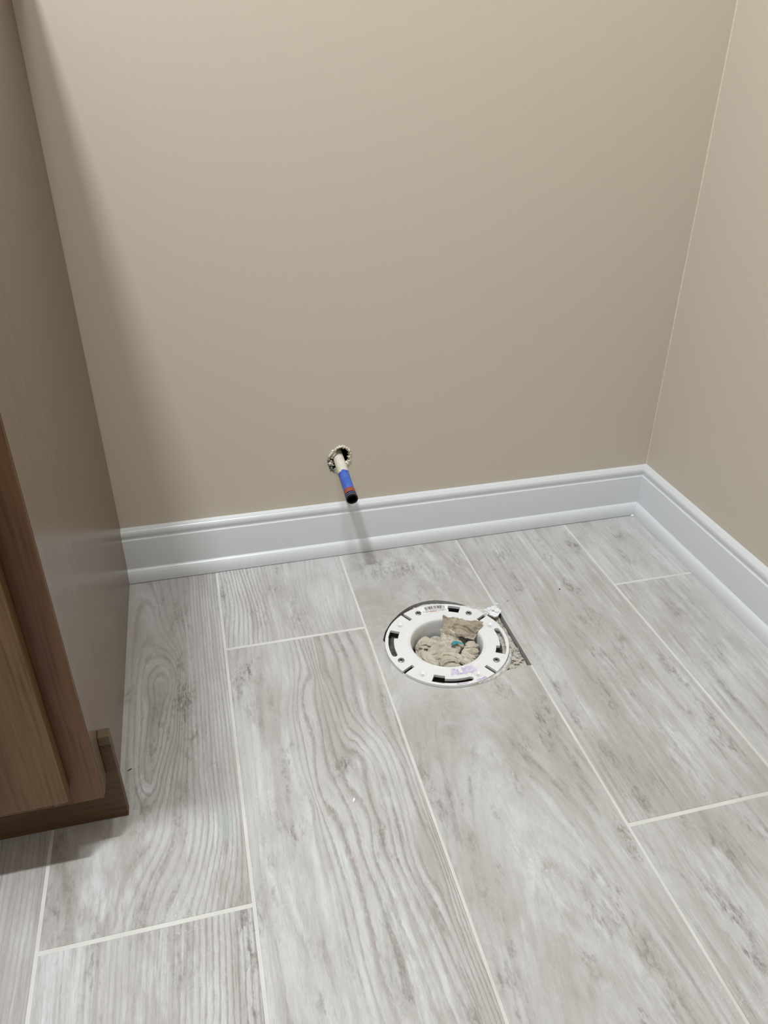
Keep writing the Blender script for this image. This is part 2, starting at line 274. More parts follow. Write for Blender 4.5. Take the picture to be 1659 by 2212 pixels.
BLW = [(-635,-673,40,120,0.8),(-684,-593,20,60,0.8),(-737,-622,30,100,0.7),(-485,-631,26,120,0.7),(-574,-663,20,80,0.4),(-396,-560,10,60,0.3),(-256,-560,20,80,0.9),(-208,-535,14,60,0.7),(-273,-503,16,60,0.5),(-824,-419,20,90,0.8),(-811,-550,30,100,0.7),(-918,-577,40,60,0.9),(-955,-616,30,80,0.8),(-869,-681,40,80,0.7),(-827,-679,20,60,0.7),(-766,-164,12,80,0.4),(-348,-245,14,60,0.5),(-340,-344,12,50,0.5),(-328,-473,12,60,0.6),(-314,-702,20,50,0.8),(-293,-718,16,60,0.7),(-360,-679,16,60,0.5),(-437,-768,20,60,0.6),(-616,-433,10,60,0.4),(-611,-546,16,60,0.6),(-698,-274,30,60,0.2),(-49,-180,24,50,0.4),(-85,-417,20,60,0.4),(-620,-130,14,40,0.5),(-506,-533,20,80,0.3),(-456,-682,20,80,0.6),(-481,-778,20,60,0.5)]

import numpy as np
def tps(tr):
    A = np.array(tr, float); P_ = A[:, :2]*np.array([.001, .00030]); n = len(P_)
    d = np.linalg.norm(P_[:, None]-P_[None], axis=2)
    K = np.where(d > 0, d*d*np.log(d+1e-12), 0) + np.eye(n)*2e-7
    Q = np.c_[np.ones(n), P_]
    Mx = np.zeros((n+3, n+3)); Mx[:n, :n] = K; Mx[:n, n:] = Q; Mx[n:, :n] = Q.T
    w = np.linalg.solve(Mx, np.r_[A[:, 2], 0, 0, 0])
    def f(x, y):
        q = np.array([x, y*.30]); dd_ = np.linalg.norm(P_-q, axis=1)
        return float((w[:n]*np.where(dd_ > 0, dd_*dd_*np.log(dd_+1e-12), 0)).sum() + w[n] + w[n+1]*q[0] + w[n+2]*q[1])
    return f
F3, F4 = tps(TR3), tps(TR4)
def ss(a, b, x):
    t = max(0, min(1, (x-a)/(b-a))); return t*t*(3-2*t)
def grain_at(x, y, row, j, xl):
    u = x-xl
    if row == 3 and j == 1:
        yy = max(y, -1.0); p = F3(x, yy); return p, .25+.75*ss(-4, -.5, p)
    if row == 4 and j == 0: return F4(x, y), .80
    if row == 3 and j == 0: return u*165+.8*math.sin(y*20+u*30), .30+.65*(1-ss(.055, .085, u))
    if row == 4: return u*185+.9*math.sin(y*9+u*20), .35+.6*ss(.08, .14, u)
    if row == 5: return u*170+.9*math.sin(y*9+u*20), .6
    if row == 2: return (math.hypot(u-.10, (y+1.05)*.16))*120, .30*ss(-.35, -.5, y)
    if row == 1 and j == 0: return (u-.02*math.exp(-((u-.107)/.04)**2-((y+.27)/.06)**2)*(1 if u > .12 else -1))*110, .18+.6*(1-ss(.012, .028, u))*(1-ss(-.50, -.42, y))
    return u*100+.8*math.sin(y*7), .15
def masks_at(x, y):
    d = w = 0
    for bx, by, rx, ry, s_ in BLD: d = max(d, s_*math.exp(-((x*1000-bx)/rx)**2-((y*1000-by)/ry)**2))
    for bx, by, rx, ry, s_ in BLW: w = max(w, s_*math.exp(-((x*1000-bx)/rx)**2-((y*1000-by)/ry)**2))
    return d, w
def floor():
    bm = bmesh.new()
    la = bm.faces.layers.float_vector.new('pl_a'); lg = bm.verts.layers.float_vector.new('grain'); lm = bm.verts.layers.float_vector.new('mask')
    g = 0.0015; gc = 0.0019
    TH = 0.0098
    # cut-out for the drain: rough circle with a square corner by the right plank
    hole = []
    for a in range(-56, -303, -6):
        aa = a % 360
        if 45 <= aa <= 165: r = 0.0925 + 0.0130*math.exp(-((aa-88)/34)**2) + random.uniform(-.0005, .0005)
        else: r = 0.0868
        hole.append(pol(r, a))
    hole += [(-0.4030, -0.2125), (-0.3950, -0.2230), (-0.3800, -0.2290), (-0.3690, -0.2330), (-0.3688, -0.29), (-0.3688, -0.3528), (-0.385, -0.3535), (-0.4030, -0.3550)]
    # joints per row: y of cross joints, per-plank drawing parameters
    rows = {}
    def row(i, cuts, prm):
        rows[i] = (cuts, prm)
    # prm: (seed, tone) (u0, v0, k) (freq, ring, blot) (ku, kv, ks)
    row(0, [0.0, -0.209, -1.42, -2.40], [
        ((1.3, .95), (.05, .9, .06), (55, .25, .45), (.07, -.13, .018)),
        ((2.1, .9), (.13, -1.2, .08), (60, .25, .35), (.09, -.36, .010)),
        ((2.9, .9), (.13, -1.2, .08), (60, .25, .35), (.09, -3.6, .012))])
    row(1, [0.0, -0.621, -1.83, -2.40], [
        ((3.7, .85), (.30, .1, .05), (90, .35, .50), (.107, -.195, .022)),
        ((4.4, .85), (.02, -.5, .06), (75, .3, .55), (.07, -.72, .006)),
        ((4.9, .85), (.02, -.5, .06), (75, .3, .55), (.07, -4.72, .008))])
    row(2, [0.0, -1.03, -2.40], [
        ((5.2, .72), (.115, -.78, .15), (62, .55, .50), (.03, -5.0, .01)),
        ((6.2, .7), (.115, -1.3, .15), (62, .45, .40), (.03, -5.0, .01))])
    row(3, [0.0, -0.217, -1.42, -2.40], [
        ((7.4, .9), (.12, .25, .10), (125, .75, .40), (.130, -.165, .006)),
        ((8.3, .95), (.068, -.315, .11), (118, 1.0, .75), (.108, -.412, .022)),
        ((8.9, .9), (.12, -1.4, .10), (118, .9, .5), (.03, -5.0, .01))])
    row(4, [0.0, -0.614, -1.83, -2.40], [
        ((9.6, .85), (.098, -.285, .17), (120, 1.0, .35), (.085, -.36, .012)),
        ((10.3, .95), (.02, -1.7, .04), (110, .85, .50), (.03, -5.0, .01)),
        ((10.9, .95), (.02, -1.7, .04), (110, .8, .4), (.03, -5.0, .01))])
    row(5, [0.0, -1.00, -2.40], [
        ((11.5, .95), (.0, -1.7, .04), (100, .7, .35), (.03, -5.0, .01)),
        ((12.5, .9), (.0, -1.7, .04), (100, .7, .35), (.03, -5.0, .01))])
    for i in range(6, 12):
        row(i, [0.0, -0.2*(i % 3)-.5, -2.40], [((12+i, .9), (.05, -1, .1), (100, .7, .4), (.03, -5., .01)), ((22+i, .9), (.05, -1, .1), (100, .7, .4), (.03, -5., .01))])
    def setp(fs, xl, prm, i, j):
        vs = set()
        for f in fs:
            f[la] = (xl, prm[0][0], prm[0][1]); f.material_index = 0
            if abs(f.normal.z) > .5 or True:
                vs.update(f.verts)
        for v_ in vs:
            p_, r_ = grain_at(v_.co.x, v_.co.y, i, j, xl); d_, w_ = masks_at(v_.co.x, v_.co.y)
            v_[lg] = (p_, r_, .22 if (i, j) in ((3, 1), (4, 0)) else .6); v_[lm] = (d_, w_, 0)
    for i, (cuts, prm) in rows.items():
        xl = X4 - i*W0; xr = xl + W0
        xl2, xr2 = max(xl+g, RX0), (xr-g if i else 0.0)
        if xr2 < RX0: continue
        for j, p in enumerate(prm):
            y1, y0 = cuts[j]-(gc if j else 0), cuts[j+1]+gc
            before = set(bm.faces)
            b = 0.0009
            if i == 2 and j == 0:
                outer = [(xl2, y0), (xr2, y0), (xr2, y1), (xl2, y1)]
                # the notch reaches the grout line: bite it from the outline
                body = [(xl2, y0), (xr2, y0), (xr2, -0.3528), (-0.385, -0.3535)] + [pol(0.0868, a) for a in range(-56, -200, -6)]
                h2 = [q for q in hole if q[0] < xr2-0.0004]
                outline = [(xl2, y0), (xr2, y0), (xr2, -0.3528)] + [(-0.385, -0.3535), (-0.4030, -0.3550)] + hole[:-8] + [(-0.4030, -0.2125), (-0.3950, -0.2230), (-0.3800, -0.2290), (xr2, -0.2330), (xr2, y1), (xl2, y1)]
                plate_with_holes(bm, [outline], -TH, 0.0)
            else:
                T = [bm.verts.new(c) for c in ((xl2+b, y0+b, 0), (xr2-b, y0+b, 0), (xr2-b, y1-b, 0), (xl2+b, y1-b, 0))]
                Mi = [bm.verts.new(c) for c in ((xl2, y0, -b), (xr2, y0, -b), (xr2, y1, -b), (xl2, y1, -b))]
                Bo = [bm.verts.new((v.co.x, v.co.y, -TH)) for v in Mi]
                bm.faces.new(T)
                for q in range(4):
                    bm.faces.new((T[q], Mi[q], Mi[(q+1) % 4], T[(q+1) % 4])); bm.faces.new((Mi[q], Bo[q], Bo[(q+1) % 4], Mi[(q+1) % 4]))
            new = [f for f in bm.faces if f not in before]
            if i < 6 and y1 > -1.1:
                # fine subdivision so that the printed grain can bend
                ys = [q*-.0065 for q in range(1, 165) if y0 < q*-.0065 < y1]; xs = [xl+q*.0065 for q in range(1, 32) if xl2 < xl+q*.0065 < xr2]
                for ax, L_ in ((0, xs), (1, ys)):
                    for c_ in L_:
                        geo = [f for f in new if f.is_valid]; geo = geo+list({e for f in geo for e in f.edges})+list({v_ for f in geo for v_ in f.verts})
                        no = Vector((1, 0, 0)) if ax == 0 else Vector((0, 1, 0))
                        r_ = bmesh.ops.bisect_plane(bm, geom=geo, plane_co=no*c_, plane_no=no, dist=1e-6)
                        new = [f for f in r_['geom'] if isinstance(f, bmesh.types.BMFace)]
            setp(new, xl, p, i, j)
    # grout bed just under the tile faces, kept clear of the cut-out
    before = set(bm.faces)
    zg = -0.0005
    hx0, hx1, hy0, hy1 = X4-2*W0+g+.0008, X4-W0-g-.0008, -0.375, -0.170
    def q4(x0, x1, y0, y1, z=zg):
        bm.faces.new([bm.verts.new(c) for c in ((x0, y0, z), (x1, y0, z), (x1, y1, z), (x0, y1, z))])
    q4(RX0, hx0, RY0, 0); q4(hx0, 0, RY0, hy0); q4(hx0, 0, hy1, 0); q4(X4-W0+g-.0002, 0, hy0, hy1); q4(hx1, X4-W0+g-.0002, hy0, -.3531); q4(hx1, X4-W0+g-.0002, -.2328, hy1)
    for f in bm.faces:
        if f not in before: f.material_index = 1
    before = set(bm.faces)
    # slab under the cut-out, open at the drain pipe
    n = 48
    ring = [pol(0.058, 360*i/n) for i in range(n)]
    plate_with_holes(bm, [[(hx0-.01, -.40), (hx1+.03, -.40), (hx1+.03, -.15), (hx0-.01, -.15)], ring], -0.03, -TH-.0002)
    for f in bm.faces:
        if f not in before: f.material_index = 2
    return struct('floor', bm, [PLANK, GROUT, SUB], 'grey wood-look plank tile floor with pale grout lines')
floor()

# back wall with the ragged hole round the water pipe
PW = (-0.5640, 0.0, 0.1700)
hole_pts = [(-.0165, -.012), (-.0185, -.003), (-.017, .008), (-.012, .0145), (-.004, .0205), (.004, .0235), (.012, .019), (.0175, .011), (.0165, .001), (.0145, -.009), (.008, -.0135), (-.002, -.018), (-.010, -.020)]
def wall_back():
    bm = bmesh.new()
    h = [(PW[0]+a*1.0, PW[2]+b) for a, b in hole_pts]
    x0, x1, z0, z1 = RX0, 0.0, -0.03, RZ
    fs = plate_with_holes(bm, [[(x0, z0), (x1, z0), (x1, z1), (x0, z1)], h], 0.0, 0.013)
    # plate is built in xy: turn it upright, front face on y = 0
    for v in bm.verts: v.co = Vector((v.co.x, v.co.z, v.co.y))
    return struct('wall_back', bm, WALL, 'beige painted wall with the water pipe stub')
wall_back()
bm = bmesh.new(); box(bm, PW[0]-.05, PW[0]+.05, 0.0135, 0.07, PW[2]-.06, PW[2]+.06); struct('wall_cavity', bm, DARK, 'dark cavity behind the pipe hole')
for f in []: pass
cav = bpy.data.objects['wall_cavity']
me = cav.data; bm = bmesh.new(); bm.from_mesh(me)
bmesh.ops.delete(bm, geom=[f for f in bm.faces if f.calc_center_median().y < 0.014], context='FACES'); bm.to_mesh(me); bm.free()
bm = bmesh.new(); box(bm, 0.0, 0.10, RY0, 0.0, -0.03, RZ); struct('wall_right', bm, WALL, 'beige painted wall at the right')
bm = bmesh.new(); box(bm, RX0-.1, RX0, RY0, 0.0, -0.03, RZ); struct('wall_left', bm, WALL)
bm = bmesh.new(); box(bm, RX0-.1, .1, RY0-.1, RY0, -0.03, RZ); struct('wall_front', bm, WALL)
bm = bmesh.new(); box(bm, RX0-.1, .1, RY0-.1, 0.1, RZ, RZ+.1); struct('ceiling', bm, CEIL)
# paintable caulk in the vertical corner
bm = bmesh.new()
prev = None
for i in range(60):
    z = 0.092 + i*(RZ-.095)/59; w = 0.0011 + 0.0004*noise.noise((z*9, 0, 0))
    cur = [bm.verts.new(c) for c in ((-w*1.6, -0.0001, z), (-w*.55, -w*.55, z), (-0.0001, -w*1.6, z))]
    if prev:
        for a in (0, 1): bm.faces.new((prev[a], prev[a+1], cur[a+1], cur[a]))
    prev = cur
struct('trim_3', bm, plain('corner_caulk', srgb(214, 198, 180), 0.6, 0.3), 'thin pale caulk bead in the wall corner', True)

# baseboards: (depth from wall, height)
SH = 0.0010
def arc(c, r, a0, a1, n):
    return [(c[0]+r*math.cos(math.radians(a0+(a1-a0)*i/n)), c[1]+r*math.sin(math.radians(a0+(a1-a0)*i/n))) for i in range(n+1)]
base_prof = [(0, 0.0005), (.0128, 0.0005), (.0128, .0742), (.0125, .0752), (.0098, .0758)] + \
    [(.0096, .0770)] + [(.0092+.0014*math.sin(PI*t/8), .0770+.0120*t/8) for t in range(1, 8)] + [(.0080, .0895), (.0072, .0900), (.0066, .0898), (.0064, .0903), (.0060, .0908), (0, .0925)]
shoe_prof = [(.0128, SH), (.0224, SH), (.0224, .0035)] + [(.0128+.0096*math.cos(math.radians(a)), .0035+.0190*math.sin(math.radians(a))) for a in range(10, 91, 8)]
shoe_prof[-1] = (.0128, .0225)
def mold(name, prof, side, label):
    bm = bmesh.new()
    if side == 'back': extrude_profile(bm, prof, -0.9162, 0.0, lambda p, t: (t if t < -.5 else -p[0], -p[0], p[1]))
    else: extrude_profile(bm, prof, RY0, 0.0, lambda p, t: (-p[0], t if t < -1 else -p[0], p[1]))
    o = struct(name, bm, TRIM, label)
    for p in o.data.polygons: p.use_smooth = True
    m = o.data; 
    try: m.set_sharp_from_angle(angle=math.radians(28))
    except Exception: pass
    return o
mold('baseboard_back', base_prof, 'back', 'white moulded baseboard along the back wall')
mold('baseboard_right', base_prof, 'right', 'white moulded baseboard along the right wall')
mold('trim_1', shoe_prof, 'back', 'white quarter round along the back baseboard')
mold('trim_2', [(a, max(.0001, b-SH)) for a, b in shoe_prof], 'right', 'white quarter round along the right baseboard')

# ------------------------------------------------------------------ vanity cabinet
XS = -0.9162; YF = -0.504
v = thing('vanity_cabinet', 'brown stained wooden vanity cabinet with raised door at the left edge', 'cabinet', (XS, 0, 0))
def P(name, bm, m, parent, **k):
    o = obj(name, bm, m, parent, **k); o.matrix_parent_inverse = Matrix.Translation(parent.location).inverted() if parent.parent is None else Matrix.Identity(4)
    return o
# side panel with the toe notch
bm = bmesh.new()
pts = [(-0.001, 0.0), (-0.4735, 0.0), (-0.4735, 0.074), (-0.478, 0.0705)] + [(-0.4855, 0.0695), (YF+.0075, 0.0695), (YF+.0042, 0.0710), (YF+.0032, 0.075)] + [(YF+.0032, 0.845), (-0.001, 0.845)]
A = [bm.verts.new((XS, y, z)) for y, z in pts]; B = [bm.verts.new((XS-.0125, y, z)) for y, z in pts]
for i in range(len(pts)): bm.faces.new((A[i], A[(i+1) % len(pts)], B[(i+1) % len(pts)], B[i]))
bm.faces.new(A); bm.faces.new(B)
P('side_panel', bm, SIDE, v)
# face frame
bm = bmesh.new()
box(bm, XS-.050, XS-.0127, YF, YF+.019, 0.0695, 0.845)
box(bm, XS-.0500, XS-.0001, YF-.0004, YF+.0030, 0.0695, 0.845, .0012, 3)
box(bm, -1.66, XS-.0505, YF, YF+.019, 0.0695, 0.112, .0008)
box(bm, -1.66, XS-.0505, YF, YF+.019, 0.800, 0.845, .0008)
box(bm, -1.70, -1.6605, YF, YF+.019, 0.0695, 0.845, .0008)
P('face_frame', bm, FRAME, v)
# far side, bottom, back
bm = bmesh.new(); box(bm, -1.70, -1.6875, YF+.0195, -.001, 0.0, 0.845); P('side_panel', bm, SIDE, v)
bm = bmesh.new(); box(bm, -1.687, XS-.013, YF+.0195, -.001, 0.085, 0.097); P('cabinet_floor', bm, FRAME, v)
bm = bmesh.new(); box(bm, -1.70, -0.9040, -0.4740, -0.4620, 0.0006, 0.0735, .0004, 1)
box(bm, XS+.0003, -0.9040, -0.4740, -0.4620, 0.0735, 0.1125, .0004, 1)
P('toe_kick', bm, KICK, v)
bm = bmesh.new(); box(bm, XS+.0003, -0.9040, -0.4741, -0.4619, 0.1127, 0.1260, .0006, 1)
o = P('toe_kick_scrap', bm, wood_mat('raw_edge_wood', srgb(104, 90, 68), srgb(96, 82, 62), srgb(78, 66, 48), 0.6, 0), v); o['label'] = 'paler strip on top of the toe kick end'
# doors: frame-and-panel, overlaying the face frame
for x1, nm in ((-0.9455, 'r'), (-1.305, 'l')):
    d = bmesh.new(); x0 = x1-.352; z0, z1 = 0.0935, 0.815; y0, y1 = YF-.0195, YF-.0004; w = .068
    box(d, x1-w, x1, y0, y1, z0, z1, .0022, 3); box(d, x0, x0+w, y0, y1, z0, z1, .0022, 3)
    box(d, x0+w, x1-w, y0, y1, z0, z0+w, .0022, 3); box(d, x0+w, x1-w, y0, y1, z1-w, z1, .0022, 3)
    do = P('door', d, DOORW, v)
    pb = bmesh.new(); box(pb, x0+w-.004, x1-w+.004, y0+.009, y1-.004, z0+w-.004, z1-w+.004, .001)
    po = obj('door_panel', pb, DOORW, do)
    kb = bmesh.new(); kx = x0+.034 if nm == 'r' else x1-.034
    lathe(kb, [(.004, 0), (.004, .012), (.010, .016), (.0135, .021), (.012, .026), (.004, .029)], 24, close=True)
    for q in kb.verts: q.co = Vector((kx+q.co.x, y0-q.co.z, 0.76+q.co.y))
    obj('knob', kb, plain('knob_metal', srgb(150, 148, 142), .3, .5, metal=.9), do, smooth=True)
# countertop
bm = bmesh.new()
cx1, cy0 = -0.9000, -0.548; rr = .016
out = [(-1.72, -.0005), (-1.72, cy0)] + [(cx1-rr+rr*math.cos(math.radians(a)), cy0+rr+rr*math.sin(math.radians(a))) for a in range(-90, 1, 10)] + [(cx1, -.0005)]
plate_with_holes(bm, [out], .8455, .868)
tag(obj('countertop', bm, plain('white_stone_top', srgb(225, 222, 216), .2, .5, .03, 30)), 'white stone countertop on top of the vanity cabinet', 'countertop')

# ------------------------------------------------------------------ drain flange
ZT = 0.0048; ZB = 0.0006
fl = thing('closet_flange', 'white plastic toilet drain flange set in the cut-out floor', 'toilet flange', (FC[0], FC[1], ZB))
def fpol(r, a): return (r*math.cos(math.radians(a)), r*math.sin(math.radians(a)))
def flange_ring():
    bm = bmesh.new()
    R = 0.0890; outer = []; notch_c = [31, 121, 211, 301]; hw = 3.0
    a = -10.0
    cuts = []
    for c in notch_c:
        d = 0.0027
        cuts.append((c-math.degrees(d/R), c+math.degrees(d/R), c, d))
    ang = 0
    pts = []
    seq = []
    for k, (a0, a1, c, d) in enumerate(cuts):
        nxt = cuts[(k+1) % 4][0] + (360 if k == 3 else 0)
        # notch walls: in to r = .0705 and out again
        t = math.radians(c); ux, uy = math.cos(t), math.sin(t); px, py = -uy, ux
        ri = 0.0708
        seq += [(R*ux-d*px, R*uy-d*py), (ri*ux-d*px, ri*uy-d*py), (ri*ux+d*px, ri*uy+d*py), (R*ux+d*px, R*uy+d*py)]
        n = 26
        for i in range(1, n): seq.append(fpol(R, a1+(nxt-a1)*i/n))
    n = 72
    inner = [fpol(0.0552, 360*i/n) for i in range(n)]
    loops = [seq, inner]
    for k in range(4):
        o = 90*k
        s = [fpol(.0708, o+58), fpol(.0708, o+64), fpol(.0708, o+70), fpol(.0762, o+70)]
        s += [fpol(.0762, o+70+26*i/8) for i in range(1, 9)]
        s += [(.0802*math.cos(math.radians(o+96))+.004*math.cos(math.radians(o+96+180-180*i/4))*1.0, .0802*math.sin(math.radians(o+96))+.004*math.sin(math.radians(o+96+180-180*i/4))) for i in range(1, 4)]
        s += [fpol(.0842, o+96-26*i/8) for i in range(0, 9)]
        s += [fpol(.0850, o+70), fpol(.0850, o+64), fpol(.0850, o+58)]
        loops.append(s)
    for k in range(4):
        for b in (106, 46.5):
            c = fpol(.0768, b+90*k)
            loops.append([(c[0]+.0054*math.cos(2*PI*i/28), c[1]+.0054*math.sin(2*PI*i/28)) for i in range(28)])
    plate_with_holes(bm, loops, 0, ZT-ZB)
    return bm
o = obj('flange_ring', flange_ring(), PVC, fl)
m = o.modifiers.new('bev', 'BEVEL'); m.width = .0006; m.segments = 2; m.limit_method = 'ANGLE'; m.angle_limit = math.radians(40)
# dished seats round the screw holes, raised slightly from the ring
for k in range(4):
    for b in (106, 46.5):
        bm = bmesh.new(); c = fpol(.0768, b+90*k)
        lathe(bm, [(.0026, 0), (.0026, ZT-ZB-.0019), (.0032, ZT-ZB-.0017), (.0050, ZT-ZB-.0003), (.0055, ZT-ZB+.0002), (.0060, ZT-ZB+.0001)], 28, c)
        o = obj('screw_seat', bm, PVC, fl, smooth=True)
        open_hole = (b+90*k) in (136.5, 226.5, 286, 376)
        if not open_hole:
            bm = bmesh.new()
            rings = lathe(bm, [(.0047, ZT-ZB-.0006), (.0046, ZT-ZB+.0001), (.0042, ZT-ZB+.0006), (.0017, ZT-ZB+.0008), (.0013, ZT-ZB-.0002)], 24, c)
            bm.faces.new(rings[-1])
            lathe(bm, [(.0019, ZT-ZB+.0008), (.0019, ZB-.012)], 12, c)
            s = obj('screw', bm, STEEL, fl, smooth=True); s['label'] = 'grey zinc screw in the flange'
            bm = bmesh.new()
            for q in (0, 90):
                vs = box(bm, -.0021, .0021, -.00045, .00045, 0, .0003)
                rot = Matrix.Rotation(math.radians(q+30+k*37), 4, 'Z')
                for x in vs: x.co = rot @ x.co + Vector((c[0], c[1], ZT-ZB+.00075))
            obj('drive_slot', bm, DARK, s)
        else:
            bm = bmesh.new(); lathe(bm, [(.0027, ZT-ZB-.0022), (.0001, ZT-ZB-.0022)], 16, c)
            obj('hole_plug', bm, plain('grey_plastic_recess', srgb(186, 190, 195), .5), fl)
# hub: rolled lip, bowl and pipe
bm = bmesh.new()
T = ZT-ZB
lathe(bm, [(.0562, T-.0002), (.0556, T+.0007), (.0545, T+.0009), (.0532, T+.0005), (.0520, T-.0010), (.0512, T-.0035), (.0506, T-.010), (.0500, T-.020), (.0494, T-.030), (.0490, -.10), (.0530, -.10), (.0560, -.02), (.0562, T-.0002)], 96)
obj('hub', bm, PVC, fl, smooth=True)
bm = bmesh.new(); lathe(bm, [(.0491, -.065), (.0001, -.065)], 40); obj('plug', bm, DARK, fl)
# purple primer stain as a thin film on ring and lip
def film(bm, r0, r1, a0, a1, z, edge, n=40, m=10, off=.00012):
    rows_ = []
    for i in range(n+1):
        a = a0+(a1-a0)*i/n
        e = edge*noise.noise((a*.23, 1.7, 0)); e2 = edge*noise.noise((a*.31, 8.7, 0))
        rows_.append([bm.verts.new((*fpol(r0+e+(r1+e2-r0-e)*j/m, a+(500*edge*noise.noise((j*.6, a0, 4)))), z+off)) for j in range(m+1)])
    for i in range(n):
        for j in range(m):
            bm.faces.new((rows_[i][j], rows_[i+1][j], rows_[i+1][j+1], rows_[i][j+1]))
def purple_mat():
    M = Mat('purple_primer', .4, .4); x, y, z = M.obj(); n = M.noise(x, y, z, 90, 4, .6)
    M.col(M.mix(n.step(.4, .6), srgb(190, 176, 212), srgb(214, 206, 224))); return M.m
PU = purple_mat()
bm = bmesh.new(); film(bm, .0568, .0700, -103, -93, T, .004); film(bm, .0568, .0705, -88, -71, T, .003)
film(bm, .0852, .0880, -99, -88, T, .0012); film(bm, .0854, .0882, -80, -70, T, .0012)
film(bm, .0660, .0690, -94, -87, T, .0008, off=.0002)
o = obj('primer_stain', bm, PU, fl); o['label'] = 'pale purple primer stain on the flange'
# barcode sticker
bm = bmesh.new(); film(bm, .0700, .0868, 71, 104, T, .0, off=.00016)
lb = obj('sticker', bm, plain('sticker_paper', srgb(238, 238, 238), .4), fl); lb['label'] = 'white barcode sticker on the flange'
INK = plain('black_ink', (.02, .02, .022), .5)
bm = bmesh.new(); rnd = random.Random(3)
def lab(s, t):   # s across (left to right 0..1), t depth (0 near rim .. 1 near bowl)
    return (*fpol(.0862-.0158*t, 103-31*s), T+.0003)
def inkq(s0, s1, t0, t1):
    bm.faces.new([bm.verts.new(lab(*q)) for q in ((s0, t0), (s1, t0), (s1, t1), (s0, t1))])
s = .20
while s < .90:
    w = rnd.choice([.010, .016, .026]); inkq(s, s+w, .08, .52); s += w+rnd.choice([.010, .015, .024])
def textrow(t0, t1, s0, s1, den=.78):
    s = s0
    while s < s1:
        w = rnd.uniform(.012, .022)
        if rnd.random() < den: inkq(s, s+w*.7, t0, t1-.4*(t1-t0)*rnd.random())
        s += w
textrow(-.0, .045, .22, .86); textrow(.56, .61, .2, .92); textrow(.66, .72, .05, .98); textrow(.76, .82, .05, .98); textrow(.86, .91, .1, .93)
ink = obj('barcode_print', bm, INK, lb)
bm = bmesh.new()
a = [bm.verts.new((*fpol(.0712, q), T+.00032)) for q in (92, 88, 84, 84, 88, 92)]
for q, vv in zip((3, 4, 5), a[3:]): vv.co = Vector((*fpol(.0724, (84, 88, 92)[q-3]), T+.00032))
bm.faces.new(a); obj('orange_print', bm, plain('orange_ink', srgb(196, 120, 70), .5), lb)
# grime film on ring back/right
def grime(name, r0, r1, a0, a1):
    bm = bmesh.new(); film(bm, r0, r1, a0, a1, T, .0035, off=.00008); return bm

# ------------------------------------------------------------------ rubble round the flange
def blob(bm, c, r, seed, flat=.6, sub=2, rough=.45):
    res = bmesh.ops.create_icosphere(bm, subdivisions=sub, radius=1)
    for v_ in res['verts']:
        n_ = v_.co.normalized(); k = 1+rough*noise.noise(n_*1.9+Vector((seed*3.1, seed, 0)))+.5*rough*noise.noise(n_*5+Vector((seed, 0, seed)))
        v_.co = Vector(c)+Vector((n_.x*r*k, n_.y*r*k*.9, n_.z*r*flat*k))
rnd = random.Random(11)
# continuous rough thinset bed and crumbs: nobody could count it
bm = bmesh.new()
def bed(bm, x0, x1, y0, y1, zf, n, mask):
    g = {}
    for i in range(n+1):
        for j in range(n+1):
            x = x0+(x1-x0)*i/n; y = y0+(y1-y0)*j/n
            g[i, j] = bm.verts.new((x, y, zf(x, y)))
    for i in range(n):
        for j in range(n):
            q = (g[i, j], g[i+1, j], g[i+1, j+1], g[i, j+1])
            if all(mask(w.co.x, w.co.y) for w in q): bm.faces.new(q)
def zf(x, y):
    a = noise.fractal(Vector((x*90, y*90, 1)), .9, 2, 4)
    return -.0058 + .0030*a + .0012*noise.noise(Vector((x*400, y*400, 0)))
bed(bm, -.415, -.3692, -.353, -.228, zf, 70, lambda x, y: math.hypot(x-FC[0], y-FC[1]) > .080)
bmesh.ops.delete(bm, geom=[v_ for v_ in bm.verts if not v_.link_faces], context='VERTS')
for i in range(46):
    a = rnd.uniform(-50, -8); r = rnd.uniform(.090, .118); x, y = pol(r, a)
    if x > -.3712 or y < -.3500: continue
    blob(bm, (x, y, rnd.uniform(-.0055, -.0025)), rnd.uniform(.0015, .0052), i, .55, 2, .9)
for i in range(28):
    a = rnd.uniform(80, 108); r = rnd.uniform(.0895, .0940); x, y = pol(r, a)
    blob(bm, (x, y, rnd.uniform(-.003, .0)), rnd.uniform(.0012, .0030), i+50, .6, 2, .9)
def mortar_mat():
    M = Mat('mortar_crumbs', .95, .1); x, y, z = M.pos(); n = M.noise(x, y, z, 95, 4, .65); f = M.noise(x, y, z, 600, 3, .7)
    c = M.mix(n.step(.36, .50), srgb(128, 125, 121), srgb(192, 187, 178)); c = M.mix(f.step(.5, .7)*.4, c, srgb(120, 114, 106)); M.col(c)
    return M.bump(f, .8, .0008).m
tag(obj('mortar_rubble', bm, mortar_mat()), 'crumbled pale mortar filling the cut-out corner right of the flange', 'mortar', kind='stuff')
# dark torn membrane strip on the cut edge
bm = bmesh.new()
n = 90; prev = None
for i in range(n+1):
    a = 24+(168-24)*i/n
    rin = .0885+.0030*noise.noise((a*.11, 0, 5)); rout = .0910+.0082*math.exp(-((a-80)/30)**2)+.0014*noise.noise((a*.3, 3, 5))
    if a > 110: rin = .0870
    z_ = -.0042+.0016*noise.noise((a*.4, 7, 5))
    cur = []
    for j in range(5):
        x, y = pol(rin+(rout-rin)*j/4, a); cur.append(bm.verts.new((x, y, z_-.0035*(j in (0, 4))+.0010*noise.noise((x*300, y*300, 2)))))
    if prev:
        for j in range(4): bm.faces.new((prev[j], prev[j+1], cur[j+1], cur[j]))
    prev = cur
tag(obj('torn_membrane', bm, plain('charcoal_membrane', srgb(44, 44, 46), .85, .2, .5, 350, bump=.9), smooth=True), 'torn charcoal grey underlay strip round the back of the flange', 'underlay')
